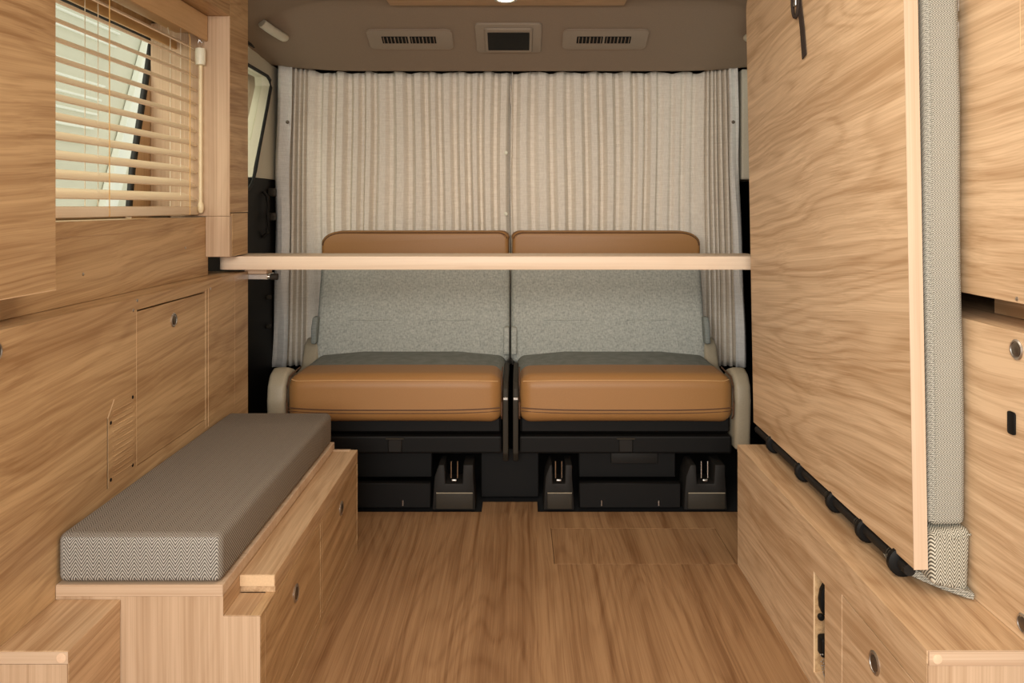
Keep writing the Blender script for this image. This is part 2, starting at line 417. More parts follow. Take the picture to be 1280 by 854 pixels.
# vent panel: clipped corners, fine horizontal flutes
v = G()
y0, y1, z0, z1 = 1.3805, 1.4775, .3625, .5115
v.prism([(y0, z0+.0), (y1, z0), (y1, z1), (y0+.022, z1), (y0, z1-.028)], 'X', FX+.0001, FX+.0014)
vp = v.build('vent_panel', 'woodY_left', cab)
G().prism([(y0, z0), (y0+.0012, z0), (y0+.0012, z1-.0285), (y0+.023, z1-.0005), (y0+.022, z1), (y0, z1-.028)], 'X', FX+.0002, FX+.0017).build('vent_edge', 'edge', vp)
for k in range(14):
    zz = z0+.014+k*.0088
    G().cyl((FX+.0008, y0+.018, zz), (FX+.0008, y1-.008, zz), .0014, n=8).build('flute', 'woodY_left', vp)
screws(vp, [(FX+.0014, y0+.010, z0+.012), (FX+.0014, y1-.008, z0+.012), (FX+.0014, y0+.010, z1-.038), (FX+.0014, y1-.008, z1-.012)], 1, 'black', .0033)
screws(cab, [(FX, 1.475, .658), (FX, 1.845, .66), (FX, 1.49, .6745)], 1)

# back panel between cabinet and window, with sill edge
bp = thing('window_side_panel', (-.79, 1.5, .68), 'smooth wood panel under the left window, above the low wall cabinet', 'panel')
G().box(-.77, -.79, .2, 1.985, .680, .797, .0006).box(-.77, -.79, .2, 1.985, .797, .8235, .001).build('board', 'woodY_left', bp)
G().box(-.7692, -.772, .2, 1.985, .7965, .7979, 0).build('seam', 'woodY', bp)
G().box(-.79, -.905, .2, 1.985, .800, .822, .001).build('window_sill', 'woodY', bp)
screws(bp, [(-.77, 1.415, .73), (-.77, 1.85, .754)], 1)

# column at the end of the left side
co = thing('wood_column', (-.78, 2.04, .725), 'square wood column hanging at the far end of the left window', 'column')
g = G().plate('X', FX, FX-.018, 1.97, 2.10, .835, 1.478, [])
g.box(FX-.018, -.905, 2.082, 2.10, .835, 1.478, 0)
g.box(FX-.018, -.78, 1.972, 2.082, .835, 1.477, 0)
g.build('side_board', 'woodY_left', co)
G().box(FX-.0005, -.86, 1.9675, 1.9725, .8262, 1.318, .0006).box(-.86, -.904, 1.9675, 1.9725, .8262, 1.30, 0).build('front_board', 'woodZ', co)
G().box(FX-.0005, -.7695, 1.9675, 1.985, .7255, .8255, .001).box(-.7695, -.86, 1.978, 1.985, .82, 1.318, 0).build('lower_front_board', 'woodZ', co)
G().box(FX-.0002, -.78, 1.9855, 2.0995, .7255, .833, .001).build('lower_block', 'woodY_left', co)

# header box above the window, up to the ceiling
hd = thing('window_header', (-.8, 1.5, 1.32), 'wood header box running along the ceiling above the left blind', 'header')
G().box(FX, -.90, 1.21, 1.969, 1.3185, 1.44, .0006).build('header_board', 'woodY_left', hd)

# overhead cabinet left, near
oc = thing('overhead_cabinet', (-.8, .7, .722), 'wood overhead cabinet at the left edge, nearer than the blind', 'cabinet', None)
G().box(FX-.0005, -.757, -.15, 1.229, .722, 1.43, .0008).build('body', 'woodY_left', oc)
G().box(FX+.0001, FX-.004, -.1, 1.2285, .7212, .7226, 0).build('bottom_edge', 'edge', oc)
screws(oc, [(FX, 1.083, .7295)], 1)

# venetian blind
vb = thing('venetian_blind', (-.82, 1.6, .828), 'half open pale wood venetian blind with amber cords in the left window', 'blind')
VBY0, VBY1 = 1.0, 1.962
G().box(-.762, -.768, VBY0, VBY1, 1.255, 1.316, .001).build('valance', 'valance', vb)
G().box(-.785, -.84, VBY0, VBY1-.004, 1.275, 1.316, .001).build('head_rail', 'valance', vb)
G().box(-.840, -.846, VBY0, VBY1+.02, 1.236, 1.262, .001).build('frame_rail', 'valance', vb)
first = None
for k in range(12):
    z = .873 + k*.0335
    if first is None:
        g = G(); n = 7; W = .037
        prof = []
        for i in range(n):
            t = i/(n-1) - .5; prof.append((t*W, .0022*(1-4*t*t)))
        poly = [(a, b+.0013) for a, b in prof] + [(a, b-.0013) for a, b in prof[::-1]]
        c, s_ = math.cos(math.radians(-29)), math.sin(math.radians(-29))
        poly = [(-.805 + a*c - b*s_, z + a*s_ + b*c) for a, b in poly]
        g.prism(poly, 'Y', VBY0, VBY1)
        first = g.build('slat', 'slatwood', vb, True)
    else:
        c2 = first.copy(); COL.objects.link(c2); c2.parent = vb; c2.location = (0, 0, k*.0335)
G().box(-.782, -.828, VBY0, VBY1, .829, .850, .004, 2).build('bottom_rail', 'slatwood', vb, True)
for yy in (1.53, 1.905):
    for xx, mt in ((-.782, 'cord'), (-.829, 'cordw')):
        G().tube([(xx, yy, .83), (xx, yy, 1.05), (xx, yy-.0, 1.25), (xx-.006, yy-.008, 1.29)], .0010, 6).build('ladder_cord', mt, vb)
    G().tube([(-.806, yy+.004, .83), (-.806, yy+.004, 1.28)], .0009, 6).build('lift_cord', 'cordw', vb)
wd = G().tube([(-.775, 1.952, 1.195), (-.775, 1.952, 1.0), (-.775, 1.952, .86)], .0046, 10).lathe((-.775, 1.952, .86), (0, 0, -1), [(.0046, 0), (.007, .006), (.0072, .018), (.004, .026), (0, .027)]).build('tilt_wand', 'wand', vb, True)
G().lathe((-.775, 1.95, 1.215), (0, 0, 1), [(0, -.022), (.011, -.02), (.0125, -.012), (.0125, .012), (.011, .02), (0, .022)]).build('cord_cap', 'ivory', wd, True)
G().tube([(-.775, 1.952, 1.235), (-.771, 1.95, 1.248), (-.777, 1.948, 1.256), (-.781, 1.95, 1.245)], .0016, 8).build('hook', 'metal', wd, True)

# bench (left)
bx = -.396
be = thing('storage_bench', (-.55, 1.6, 0), 'wood storage bench with two doors under the grey cushion', 'bench')
doors = [(1.252, 1.601, .028, .2155), (1.614, 1.965, .028, .2185)]
g = G(); g.plate('X', bx, bx-.016, 1.2305, 1.970, 0, .2212, [(a, b, c, d) for a, b, c, d in doors])
g.build('front_frame', 'woodY_left', be)
G().box(bx-.0165, bx-.024, 1.24, 1.96, .02, .2205).build('inner_panel', 'gap', be)
G().box(bx-.0, -.453, 1.302, 1.970, .2325, .2505, .0008).box(bx-.0002, -.453, 1.304, 1.970, .2215, .2325, 0).build('ledge_board', 'woodY', be)
G().box(bx-.0005, -.4528, 1.2995, 1.3018, .2325, .2503, .0004).build('ledge_end', 'edge', be)
G().box(bx-.0165, -.453, 1.2305, 1.302, .212, .2212, .0006).build('notch_board', 'woodY', be)
G().box(-.453, FX+.0005, 1.2255, 1.970, .252, .2695, .0010).build('top_board', ['woodX'], be)
G().box(-.4531, -.462, 1.2285, 1.970, .215, .2519, .0004).build('riser', 'woodY', be)
G().box(bx-.0005, FX+.0005, 1.2275, 1.2302, 0, .2208, 0).box(-.4532, FX+.0005, 1.2275, 1.2302, .2208, .2519, 0).build('end_board', 'woodZ', be)
G().box(bx-.0165, FX+.0005, 1.958, 1.9698, 0, .2519, .0006).build('far_end_board', 'woodZ', be)
for i, (a, b, c, d_) in enumerate(doors):
    d = G().box(bx-.0006, bx-.0155, a+.0014, b-.0014, c+.0014, d_-.0026, .0006).build('door', 'woodY_left', be)
    G().box(bx+.0001, bx-.0015, a+.0002, a+.0014, c, d_, 0).build('edge_line', 'edge', d)
    knob(d, bx-.0006, (1.425, 1.79)[i], (.161, .174)[i], 1, .0155)

# low step box near left
sb = thing('step_box', (-.66, 1.1, 0), 'low wood box at the lower left corner, in front of the bench', 'box')
G().box(-.6105, FX+.0005, 1.086, 1.2265, 0, .2302, .0006).build('body', 'woodY', sb)
G().box(-.61, FX+.0005, 1.084, 1.2268, .2305, .2472, .0008).build('top_board', 'woodY', sb)
G().box(-.611, FX+.0005, 1.0832, 1.086, 0, .2295, 0).build('front_board', 'woodZ', sb)
G().box(-.6098, FX+.0005, 1.0826, 1.0839, .2305, .2465, 0).build('top_edge', 'woodX', sb)
G().lathe((-.6185, 1.0828, .2385), (0, -1, 0), [(.0065, -.001), (.0065, .0008), (.004, .0012), (0, .0012)]).build('screw_cap', 'peg', sb, True)

# bench cushion
def cush(v):
    x, y, z = v
    return (x, y, z + .003*math.sin((x+.7)*12)*math.sin(y*5) * (1 if z > .3 else 0))
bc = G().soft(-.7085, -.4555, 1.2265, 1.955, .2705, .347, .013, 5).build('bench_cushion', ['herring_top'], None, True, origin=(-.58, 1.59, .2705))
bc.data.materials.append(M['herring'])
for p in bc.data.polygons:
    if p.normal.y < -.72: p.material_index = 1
tag(bc, 'long grey herringbone seat cushion lying on the wood bench', 'cushion')

# ------------------------------------------------------------------ table plank across
tb = thing('drop_in_table', (0, 2.10, .688), 'narrow pale wood plank table spanning the van in front of the seats', 'table')
def rounded(x0, x1, y0, y1, r, n=8):
    P = []
    for cx, cy, a0 in ((x1-r, y1-r, 0), (x0+r, y1-r, 90), (x0+r, y0+r, 180), (x1-r, y0+r, 270)):
        for k in range(n+1):
            a = math.radians(a0+90*k/n); P.append((cx+r*math.cos(a), cy+r*math.sin(a)))
    return P
G().prism(rounded(-.766, .62, 2.035, 2.175, .022), 'Z', .6885, .7225, .0012, 2).build('tabletop', 'tablewood', tb, True)
k = G().box(-.72, -.662, 2.104, 2.15, .672, .687, .001).build('bracket_block', 'peg', tb)
G().box(-.722, -.66, 2.1015, 2.16, .6575, .6715, .001).cyl((-.727, 2.115, .664), (-.64, 2.115, .664), .004).build('bracket', 'metal', tb)
G().cyl((-.655, 2.115, .664), (-.636, 2.115, .664), .009, n=16, bev=.001).build('bracket_knob', 'dkgrey', tb, True)

# ------------------------------------------------------------------ seats
def slant(y, z): return 2.62 + (z-.36)*.28
def seat(side, x0, x1, bx0, bx1, label):
    cx = (x0+x1)/2
    st = thing('car_seat', (cx, 2.45, 0), label, 'seat', 'tan and grey front row seats')
    out = side
    # grey seat cushion
    G().soft(x0-.01 if side < 0 else x0-.005, x1+.005 if side < 0 else x1+.01, 2.34, 2.66, .25, .3745, .03, 5, cuts=4,
             fn=lambda v: (v.x, v.y, v.z - (.012 if abs((v.x-cx)/(x1-x0)) > .42 else 0))).build('seat_cushion', 'seatgrey2', st, True)
    # leather roll at the front
    def roll(v):
        x, y, z = v
        t = abs((x-cx)/((x1-x0)/2))
        return (x, y + .012*t**4, z - .006*t**4)
    lr = G().soft(x0, x1, 2.232, 2.41, .243, .3795, .036, 8, cuts=10, fn=roll).build('front_roll', 'leather', st, True)
    # stitch line and lower seam
    pts = []
    for k in range(41):
        x = x0+.012 + (x1-x0-.024)*k/40; t = abs((x-cx)/((x1-x0)/2))
        e = max(0, (t-.88)/.12) if ((x-cx)*side > 0) else 0
        pts.append((x, 2.2385+.012*t**4 + .012*e*e, .3630-.006*t**4 + .010*e*e))
    G().tube(pts, .0011, 6).build('stitching', 'thread', lr, True)
    for zz in (.281, .272):
        G().tube([(x0+.006+(x1-x0-.012)*k/30, 2.2312+.0125*abs(2*k/30-1)**4 + (0 if zz > .28 else .0006), zz + .004*abs(2*k/30-1)**4) for k in range(31)], .0017 if zz > .28 else .0011, 6).build('seam', 'leather_dk', lr, True)
    xe = x1 if side < 0 else x0
    for xx in (x0+.002, x1-.002):
        G().tube([(xx, 2.262, .25), (xx, 2.247, .262), (xx, 2.244, .30), (xx, 2.25, .345), (xx, 2.275, .366), (xx, 2.38, .371)], .0024, 6).build('piping', 'leather_dk', lr, True)
    # backrest, lower grey part and upper leather part
    def lean(v):
        x, y, z = v
        return (x, y + (z-.36)*.30, z)
    bcx = (bx0+bx1)/2; hw = (bx1-bx0)/2
    def back(v):
        x, y, z = v
        t = min(1, abs((x-bcx)/hw))
        y2 = y + (.012*t**3 if y < 2.66 else 0)
        return lean((x, y2, z))
    G().soft(bx0, bx1, 2.615, 2.71, .335, .69, .022, 5, cuts=8, fn=back).build('backrest', 'seatgrey', st, True)
    # leather cap with strongly rounded outer corner
    ro, ri = .070, .032
    def outline(off=0):
        P = []
        L, R_ = bx0+.004+off, bx1-.004-off
        rl, rr = (ro, ri) if side < 0 else (ri, ro)
        top = .7665-off
        P.append((L, .695)); 
        for k in range(9):
            a = PI - k*PI/16; P.append((L+rl+rl*math.cos(a), top-rl*.62+rl*.62*math.sin(a)))
        for k in range(9):
            a = PI/2 - k*PI/16; P.append((R_-rr+rr*math.cos(a), top-rr*.62+rr*.62*math.sin(a)))
        P.append((R_, .695))
        return P
    g = G(); yA = 2.618+.10
    ring = outline()
    g.prism([(a, b if b > .70 else .66) for a, b in ring], 'Y', 2.706, 2.79, .014, 4)
    hr = g.build('leather_top', 'leather', st, True)
    G().tube([(x, 2.7085, z) for x, z in outline(.006)[1:-1]], .0022, 6).build('piping', 'leather_dk', hr, True)
    # two sewn creases in the backrest
    for f0, f1 in ((.17, .375), (.595, .80)):
        xa, xb = bx0+(bx1-bx0)*f0, bx0+(bx1-bx0)*f1
        z = .474
        G().tube([(xa+(xb-xa)*k/8, 2.6165+(z-.36)*.30-.0008, z+.0012*math.sin(k)) for k in range(9)], .0026, 6).build('crease', 'seatgrey', st, True)
    # outer beige side cover and rear hinge cap
    if side < 0: a, b = x0-.057, x0-.004
    else: a, b = x1+.004, x1+.05
    G().prism([(2.255, .16), (2.245, .30), (2.252, .345), (2.275, .374), (2.31, .386), (2.36, .372), (2.44, .31), (2.60, .33), (2.64, .395), (2.68, .412), (2.73, .405), (2.75, .36), (2.75, .16)], 'X', a, b, .012, 3).build('side_cover', 'creamdk', st, True)
    hx = bx0+.002 if side < 0 else bx1-.002
    G().prism([(2.61, .40), (2.615, .45), (2.635, .485), (2.67, .485), (2.68, .40)], 'X', hx-.009, hx+.009, .006, 3).build('hinge_cover', 'seatgrey2', st, True)
    # inner bracket: dark plastic with metal band
    if side < 0: a, b = x1+.001, x1+.0165
    else: a, b = x0-.0165, x0-.001
    G().prism([(2.262, .15), (2.25, .30), (2.255, .335), (2.28, .352), (2.55, .352), (2.60, .30), (2.60, .12), (2.29, .12)], 'X', a, b, .004, 2).build('inner_bracket', 'dkgrey', st, True)
    G().box(a+.001, b-.001, 2.2475, 2.254, .305, .3125, .001).build('bracket_band', 'steel', st)
    # belt slot beside the backrest
    xs = bx1-.020 if side < 0 else bx0+.001
    G().soft(xs, xs+.019, 2.605, 2.66, .365, .452, .006, 3, fn=lambda v: (v.x, v.y+(v.z-.36)*.3, v.z)).build('belt_pocket', 'seatgrey', st, True)
    # under-seat frame
    g = G()
    g.box(x0+.004, x1-.004, 2.275, 2.62, .205, .252, .006)
    g.box(x0+.002, x1-.002, 2.262, 2.62, .150, .200, .006, 2)
    g.build('seat_frame', 'black', st)
    G().box(cx-.02, cx+.02, 2.256, 2.263, .155, .193, .003).build('release_handle', 'dkgrey2', st, True)
    G().box(cx-.026, cx+.026, 2.254, 2.262, .192, .196, .001).build('handle_lip', 'dkgrey', st)
    # low black skirt panel
    return st
sL = seat(-1, -.652, -.045, -.672, -.029, 'left one of the tan and grey seats, nearer the blind side')
sR = seat(1, .001, .606, -.025, .621, 'right one of the tan and grey seats, beside the upright bed panel')
def foot(parent, x0, x1, twin=True):
    cx = (x0+x1)/2; w = x1-x0
    g = G()
    g.prism([(x0, .002), (x1, .002), (x1-.003, .052), (x1-.006, .095), (x1-.006, .128), (cx+w*.22, .128), (cx+w*.20, .075), (cx-w*.20, .075), (cx-w*.22, .128), (x0+.018, .128), (x0+.006, .095), (x0+.003, .052)], 'Y', 2.232, 2.32, .003, 2)
    f = g.build('foot', 'dkgrey2', parent, True)
    G().box(x0+.010, x1-.006, 2.2265, 2.236, .006, .052, .004, 2).build('foot_cover', 'dkgrey', f, True)
    G().box(x0+.011, x1-.007, 2.2255, 2.2275, .0505, .053, .0006).build('cover_edge', 'creamdk', f)
    for dx in (-.009, .009):
        G().cyl((cx+dx, 2.245, .088), (cx+dx, 2.245, .135), .0022, n=8).build('latch_pin', 'metal', f, True)
    G().soft(cx-.007, cx+.007, 2.236, 2.246, .080, .086, .002, 2).build('latch', 'steel', f, True)
foot(sL, -.240, -.120); foot(sR, .070, .156); foot(sR, .462, .583)
def skirt(parent, x0, x1):
    s = G().box(x0, x1, 2.24, 2.262, .004, .075, .003).box(x0+.003, x1-.003, 2.30, 2.33, .07, .15, .003).build('skirt_panel', 'black', parent, True)
    for xx in (x0+(x1-x0)*.22, x1-(x1-x0)*.22):
        G().cyl((xx, 2.236, .013), (xx, 2.236, .028), .0022, n=8).build('clip', 'steel', s, True)
skirt(sL, -.60, -.245); skirt(sR, .170, .455)
struct(G().box(-.11, .06, 2.335, 2.35, .0, .14, .003), 'trim_7', 'black')
G().box(.265, .40, 2.29, 2.299, .112, .147, .004, 2).build('label_plate', 'dkgrey2', sR, True)

# ------------------------------------------------------------------ curtains
def curtain(side, label):
    c = thing('curtain', (side*.42-.03, 2.86, .27), label, 'curtain', 'linen curtains behind the seats')
    xa, xb = (-.832, -.028) if side < 0 else (.764, -.0262)      # outer -> inner
    NU, NV = 620, 44
    rnd = random.Random(11 if side < 0 else 23)
    # pleat layout from the outer edge: tight bundle, calm strip, deep gathers
    folds = []; u = .0
    L = abs(xb-xa)
    while u < (.075 if side < 0 else .085):
        w = rnd.uniform(.011, .019); folds.append((u, w, .013)); u += w
    fl = u + (.13 if side > 0 else .045)
    while u < fl:
        w = rnd.uniform(.035, .06); folds.append((u, w, .004)); u += w
    while u < L-.035:
        w = rnd.uniform(.042, .070); folds.append((u, w, rnd.uniform(.010, .015))); u += w
    folds.append((u, L-u+.02, .002))
    def prof(d, zt):
        for i, (u0, w, a) in enumerate(folds):
            if d < u0+w:
                t = (d-u0)/w
                # broad front face with narrow return fold
                if t < .60: s_ = min(1, math.sin(t/.60*PI)*1.6)
                else: s_ = -min(1, math.sin((t-.60)/.40*PI)*1.4)
                return -a*s_, i
        return 0, len(folds)
    jit = [rnd.uniform(-1, 1) for _ in range(len(folds)+2)]
    g = G()
    def f(t):
        rows = []
        for r in range(NV+1):
            v = r/NV; ztop = 1.328 + .022*max(0, 1-(L*.5)/L*0 - 0)*0; z = .283 + (1.329-.283)*v
            row = []
            for q in range(NU+1):
                d = L*q/NU
                yy, i = prof(d, v)
                amp = 1.0 - .15*math.sin(v*5+i)
                if v > .88: yy *= 1-.25*(v-.88)/.12
                drift = .006*jit[i]*math.sin(v*3.4+jit[i]*3)*math.sin(PI*min(1, max(0, 1)))
                x = xa + (1 if side < 0 else -1)*(d)
                # bundles lean slightly near the outer edge
                edge = max(0, 1 - d/.12)
                lean = -side*0
                x += .004*math.sin(v*6+d*9)*(1-edge)
                x += (-1 if side < 0 else 1)*(.018*(1-v))*edge + (.010 if side < 0 else -.010)*edge*v
                zz = z + (.030*edge + .004*math.sin(d*40+i) if r == NV else .02*edge*v)
                row.append(t.verts.new((x, 2.868 + yy*amp - .03*edge, zz)))
            rows.append(row)
        for A, B in zip(rows, rows[1:]):
            for q in range(NU): t.faces.new((A[q], A[q+1], B[q+1], B[q]))
    g._add(f)
    o = g.build('cloth', 'curtain', c, True)
    md = o.modifiers.new('thick', 'SOLIDIFY'); md.thickness = .0012
    # pale edge tape with a snap
    g = G()
    def f2(t):
        rows = []
        for r in range(41):
            v = r/40; z = .285 + (1.345-.285)*v
            s0 = .0 + .006*math.sin(v*7) + .003*math.sin(v*17)
            wdt = .052 - .004*v
            xc = (-.818 if side < 0 else .752) + (-.022*(1-v) if side < 0 else .030*(1-v)) + s0*.5
            if side > 0: wdt = .036 - .004*v
            row = []
            for q in range(5):
                xx = xc + (q/4-.5)*wdt
                row.append(t.verts.new((xx, 2.808 + .006*math.sin(q*1.5+v*4), z)))
            rows.append(row)
        for A, B in zip(rows, rows[1:]):
            for q in range(4): t.faces.new((A[q], A[q+1], B[q+1], B[q]))
    g._add(f2)
    o = g.build('edge_tape', 'tape', c, True); md = o.modifiers.new('thick', 'SOLIDIFY'); md.thickness = .0015
    sx = -.808 if side < 0 else .752
    G().lathe((sx, 2.799, 1.145), (0, -1, 0), [(.006, -.002), (.006, .001), (.003, .003), (0, .003)], 14).build('snap', 'bronze', c, True)
    return c
cl = curtain(-1, 'left half of the beige linen curtain, carrying two white snaps at its meeting edge')
cr = curtain(1, 'right half of the beige linen curtain, beside the bed panel')
for z in (1.041, .823):
    G().lathe((-.044, 2.846, z), (0, -1, 0), [(.0065, -.003), (.0065, .001), (.004, .0025), (0, .0025)], 16).build('snap', 'ivory', cl, True)
G().tube([(-.0255+.003*math.sin(k*.6), 2.846, .30+k*.035) for k in range(29)], .0016, 6).build('meeting_hem', 'curtain', cl, True)
rl = thing('curtain_rail', (0, 2.85, 1.33), 'dark curved curtain rail running above the linen curtains and along both sides', 'rail')
G().tube([(-.858, 2.10, 1.375), (-.858, 2.5, 1.372), (-.858, 2.78, 1.362), (-.85, 2.84, 1.364), (-.80, 2.885, 1.362), (-.60, 2.895, 1.344), (0, 2.895, 1.342), (.58, 2.895, 1.344), (.76, 2.885, 1.362), (.83, 2.84, 1.364), (.858, 2.78, 1.362), (.858, 2.1, 1.375)], .006, 8).build('rail', 'dkgrey2', rl, True)

# door trim details left: seat belt anchor pieces
db = thing('door_grab_bar', (-.85, 2.74, .80), 'dark door handle with grey caps on the left cab door, beside the curtain', 'handle')
G().tube([(-.862, 2.70, .90), (-.848, 2.70, .885), (-.846, 2.70, .82), (-.848, 2.70, .76), (-.862, 2.70, .745)], .006, 8).build('bar', 'dkgrey2', db, True)
for z in (.885, .80): G().soft(-.866, -.845, 2.76, 2.80, z, z+.028, .005, 3).build('cap', 'dkgrey', db, True)
for z in (.43, .53): G().soft(-.866, -.852, 2.74, 2.765, z, z+.014, .004, 3).build('bolt', 'dkgrey', db, True)

# ------------------------------------------------------------------ ceiling items
cw = thing('ceiling_panel', (-.03, 2.2, 1.47), 'wood ceiling panel at the top edge of the photo, holding the downlight', 'panel')
G().box(-.395, .325, .6, 2.455, 1.466, 1.4795, .002).build('board', 'ceilwood', cw)
dl = thing('downlight', (-.038, 2.375, 1.464), 'small round lit downlight in the wood ceiling panel', 'light')
G().lathe((-.038, 2.375, 1.466), (0, 0, -1), [(.034, 0), (.034, .004), (.026, .005), (.024, .001)]).build('rim', 'steel', dl, True)
G().lathe((-.038, 2.375, 1.4655), (0, 0, -1), [(.0235, 0), (.02, .003), (0, .004)]).build('lens', 'lamp', dl, True)
ang = math.atan(.455)
def duct_root(name, x, y, label, cat, group=None):
    r = thing(name, (x, y, zc(x, y)-.001), label, cat, group)
    r.rotation_euler = (-ang, 0, 0)
    WORLD[r.name] = Vector((0, 0, 0)); return r        # children built in the local frame: x across, y along the slope, -z towards the viewer
def air_vent(x, label):
    r = duct_root('air_vent', x, 2.632, label, 'air vent', 'air vents in the headliner')
    fr = rounded(-.140, .140, -.052, .052, .018)
    G().prism(fr, 'Z', -.004, .003, .0015, 2).build('bezel', 'duct', r, True)
    G().tube([(a, b, -.0035) for a, b in fr + [fr[0]]], .0016, 6).build('bezel_edge', 'headliner', r, True)
    for cx in (-.0505, .0415):
        G().box(cx-.043, cx+.043, -.019, .019, -.0048, -.003, .001).build('opening', 'black', r)
        for k in range(7):
            xx = cx-.036+k*.012
            w = .0022 if k != 3 else .0036
            G().box(xx-w/2, xx+w/2, -.017, .017, -.0085, -.0045, .0006).build('louvre', 'headliner', r)
        for k in (-1, 0, 1):
            pass
    return r
air_vent(-.355, 'left air vent with two dark louvred openings in the headliner above the curtain')
air_vent(.285, 'right air vent with two dark louvred openings in the headliner above the curtain')
cp = duct_root('overhead_display', -.032, 2.625, 'small dark display in a raised taupe frame between the two ceiling air vents', 'display')
fr = rounded(-.108, .108, -.078, .078, .012)
G().prism(fr, 'Z', -.006, .003, .003, 2).build('bezel', 'duct', cp, True)
G().prism(rounded(-.078, .078, -.062, .066, .008), 'Z', -.014, -.005, .005, 2).build('raised_frame', 'duct', cp, True)
G().prism(rounded(-.068, .068, -.046, .050, .003), 'Z', -.0155, -.0135, .0006, 1).build('screen', 'screen', cp, True)
def grab(x, label):
    s = -1 if x < 0 else 1
    h = thing('grab_handle', (x, 2.50, 1.38), label, 'grab handle', 'beige grab handles by the ceiling')
    P = []
    for k in range(13):
        t = k/12; e = math.sin(PI*t)**.35
        P.append((x+s*(.012-.030*t*.7) + s*.012*(1-e), 2.445+.15*t, 1.400-.010*t + .010*(1-e)))
    G().tube(P, .0165, 14, flat=.8).build('bar', 'cream', h, True)
grab(-.760, 'beige grab handle beside the headliner on the left, above the cab window')
grab(.745, 'beige grab handle on the right, partly hidden by the bed panel')

# ------------------------------------------------------------------ RIGHT SIDE
# right bench
RX = .52
rb = thing('storage_bench', (.59, 1.45, 0), 'long wood bench on the right under the upright bed panel', 'bench')
slot = (1.358, 1.410, .030, .207)
door = (1.040, 1.287, .028, .2265)
g = G(); g.plate('X', RX, RX+.016, 1.0185, 1.898, 0, .2665, [slot, door]); g.build('front_frame', 'woodY_right', rb)
G().box(RX+.0005, .80, 1.0185, 1.90, .2670, .2845, .0010).build('top_board', 'woodY', rb)
G().box(RX+.0, RX+.0012, 1.0185, 1.90, .2670, .2845, 0).build('front_edge', 'woodY_right', rb)
G().box(RX+.0165, .80, 1.890, 1.8975, 0, .2665).build('far_end_board', 'woodZ', rb)
G().box(RX+.0005, .80, 1.0155, 1.0183, 0, .2665, 0).build('end_board', 'woodZ', rb)
G().box(RX+.0010, .80, 1.0145, 1.0183, .2672, .2848, 0).build('top_edge', 'woodX', rb)
G().lathe((RX+.0115, 1.0147, .2755), (0, -1, 0), [(.006, -.001), (.006, .0008), (.004, .0012), (0, .0012)]).build('screw_cap', 'peg', rb, True)
d = G().box(RX+.0006, RX+.0155, door[0]+.0014, door[1]-.0014, door[2]+.0014, door[3]-.0026, .0006).build('door', 'woodY_right', rb)
knob(d, RX+.0006, 1.168, .183, -1, .0165)
G().box(RX+.0165, RX+.022, 1.03, 1.30, .02, .235).build('inner_panel', 'gap', rb)
G().box(RX+.034, RX+.040, 1.33, 1.43, .0, .25).box(RX+.0162, RX+.034, 1.4105, 1.416, .02, .25).box(RX+.0162, RX+.034, 1.352, 1.3575, .02, .25).build('slot_lining', 'woodY_left', rb)
G().box(RX+.0023, RX+.0162, 1.4085, 1.4100, .03, .207, 0).build('slot_side', 'woodY_left', rb)
G().box(RX-.0004, RX+.0022, 1.4085, 1.4100, .03, .207, 0).build('slot_edge', 'edge', rb)
ht = thing('strap_buckle', (RX+.025, 1.385, .13), 'small black lever latch in the slot of the right bench', 'latch')
g = G(); g.prism([(.541, .190), (.534, .188), (.529, .178), (.5265, .163), (.5275, .148), (.532, .137), (.541, .134)], 'Y', 1.394, 1.4075, .0015, 2)
g.lathe((.531, 1.402, .129), (0, -1, 0), [(0, -.005), (.0055, -.005), (.006, 0), (.004, .003), (0, .003)], 14)
g.build('lever', 'black', ht, True)
hk = thing('chain_pull', (RX+.015, 1.385, .06), 'black plug with a fine bead chain hanging in the slot of the right bench', 'chain')
G().soft(.525, .545, 1.385, 1.4075, .066, .100, .005, 4).build('plug', 'black', hk, True)
for (xa_, xb_, zz) in ((.5225, .542, .034), (.526, .540, .044)):
    for k in range(19):
        t = k/18; x = xa_+(xb_-xa_)*t; z = .075 - (.075-zz)*math.sin(PI*t)**.7
        G().lathe((x, 1.383, z), (0, 0, 1), [(0, -.0014), (.0011, -.0009), (.0014, 0), (.0011, .0009), (0, .0014)], 8).build('bead', 'steel', hk, True)

# right lower cabinet and overhead cabinet
WX = .657
rc = thing('wall_cabinet', (.76, .9, .2845), 'wood side cabinet on the right with black socket, standing on the bench', 'cabinet')
G().box(WX, .90, .15, 1.90, .2846, .6845, .0008).build('body', 'woodY_right', rc)
knob(rc, WX, 1.054, .661, -1, .0135)
knob(rc, WX, 1.040, .307, -1, .0125)
G().box(WX+.0002, WX-.0035, 1.0555, 1.071, .547, .577, .003, 2).build('socket', 'black', rc, True)
ro_ = thing('overhead_cabinet', (.78, .9, .722), 'wood overhead cabinet on the right, behind the bed mattress', 'cabinet')
G().box(WX, .90, .15, 1.90, .7225, 1.328, .0008).build('body', 'woodY_right', ro_)
G().box(WX-.0003, WX+.004, 1.047, 1.0485, 1.05, 1.4, 0).build('door_seam', 'edge', ro_)
screws(ro_, [(WX, 1.054, .728)], -1)
rp = thing('recess_panel', (.74, .8, .685), 'wood strip at the back of the gap between the right cabinets', 'panel')
G().box(.735, .75, .16, 1.235, .6855, .7215, 0).build('board', 'woodY', rp)

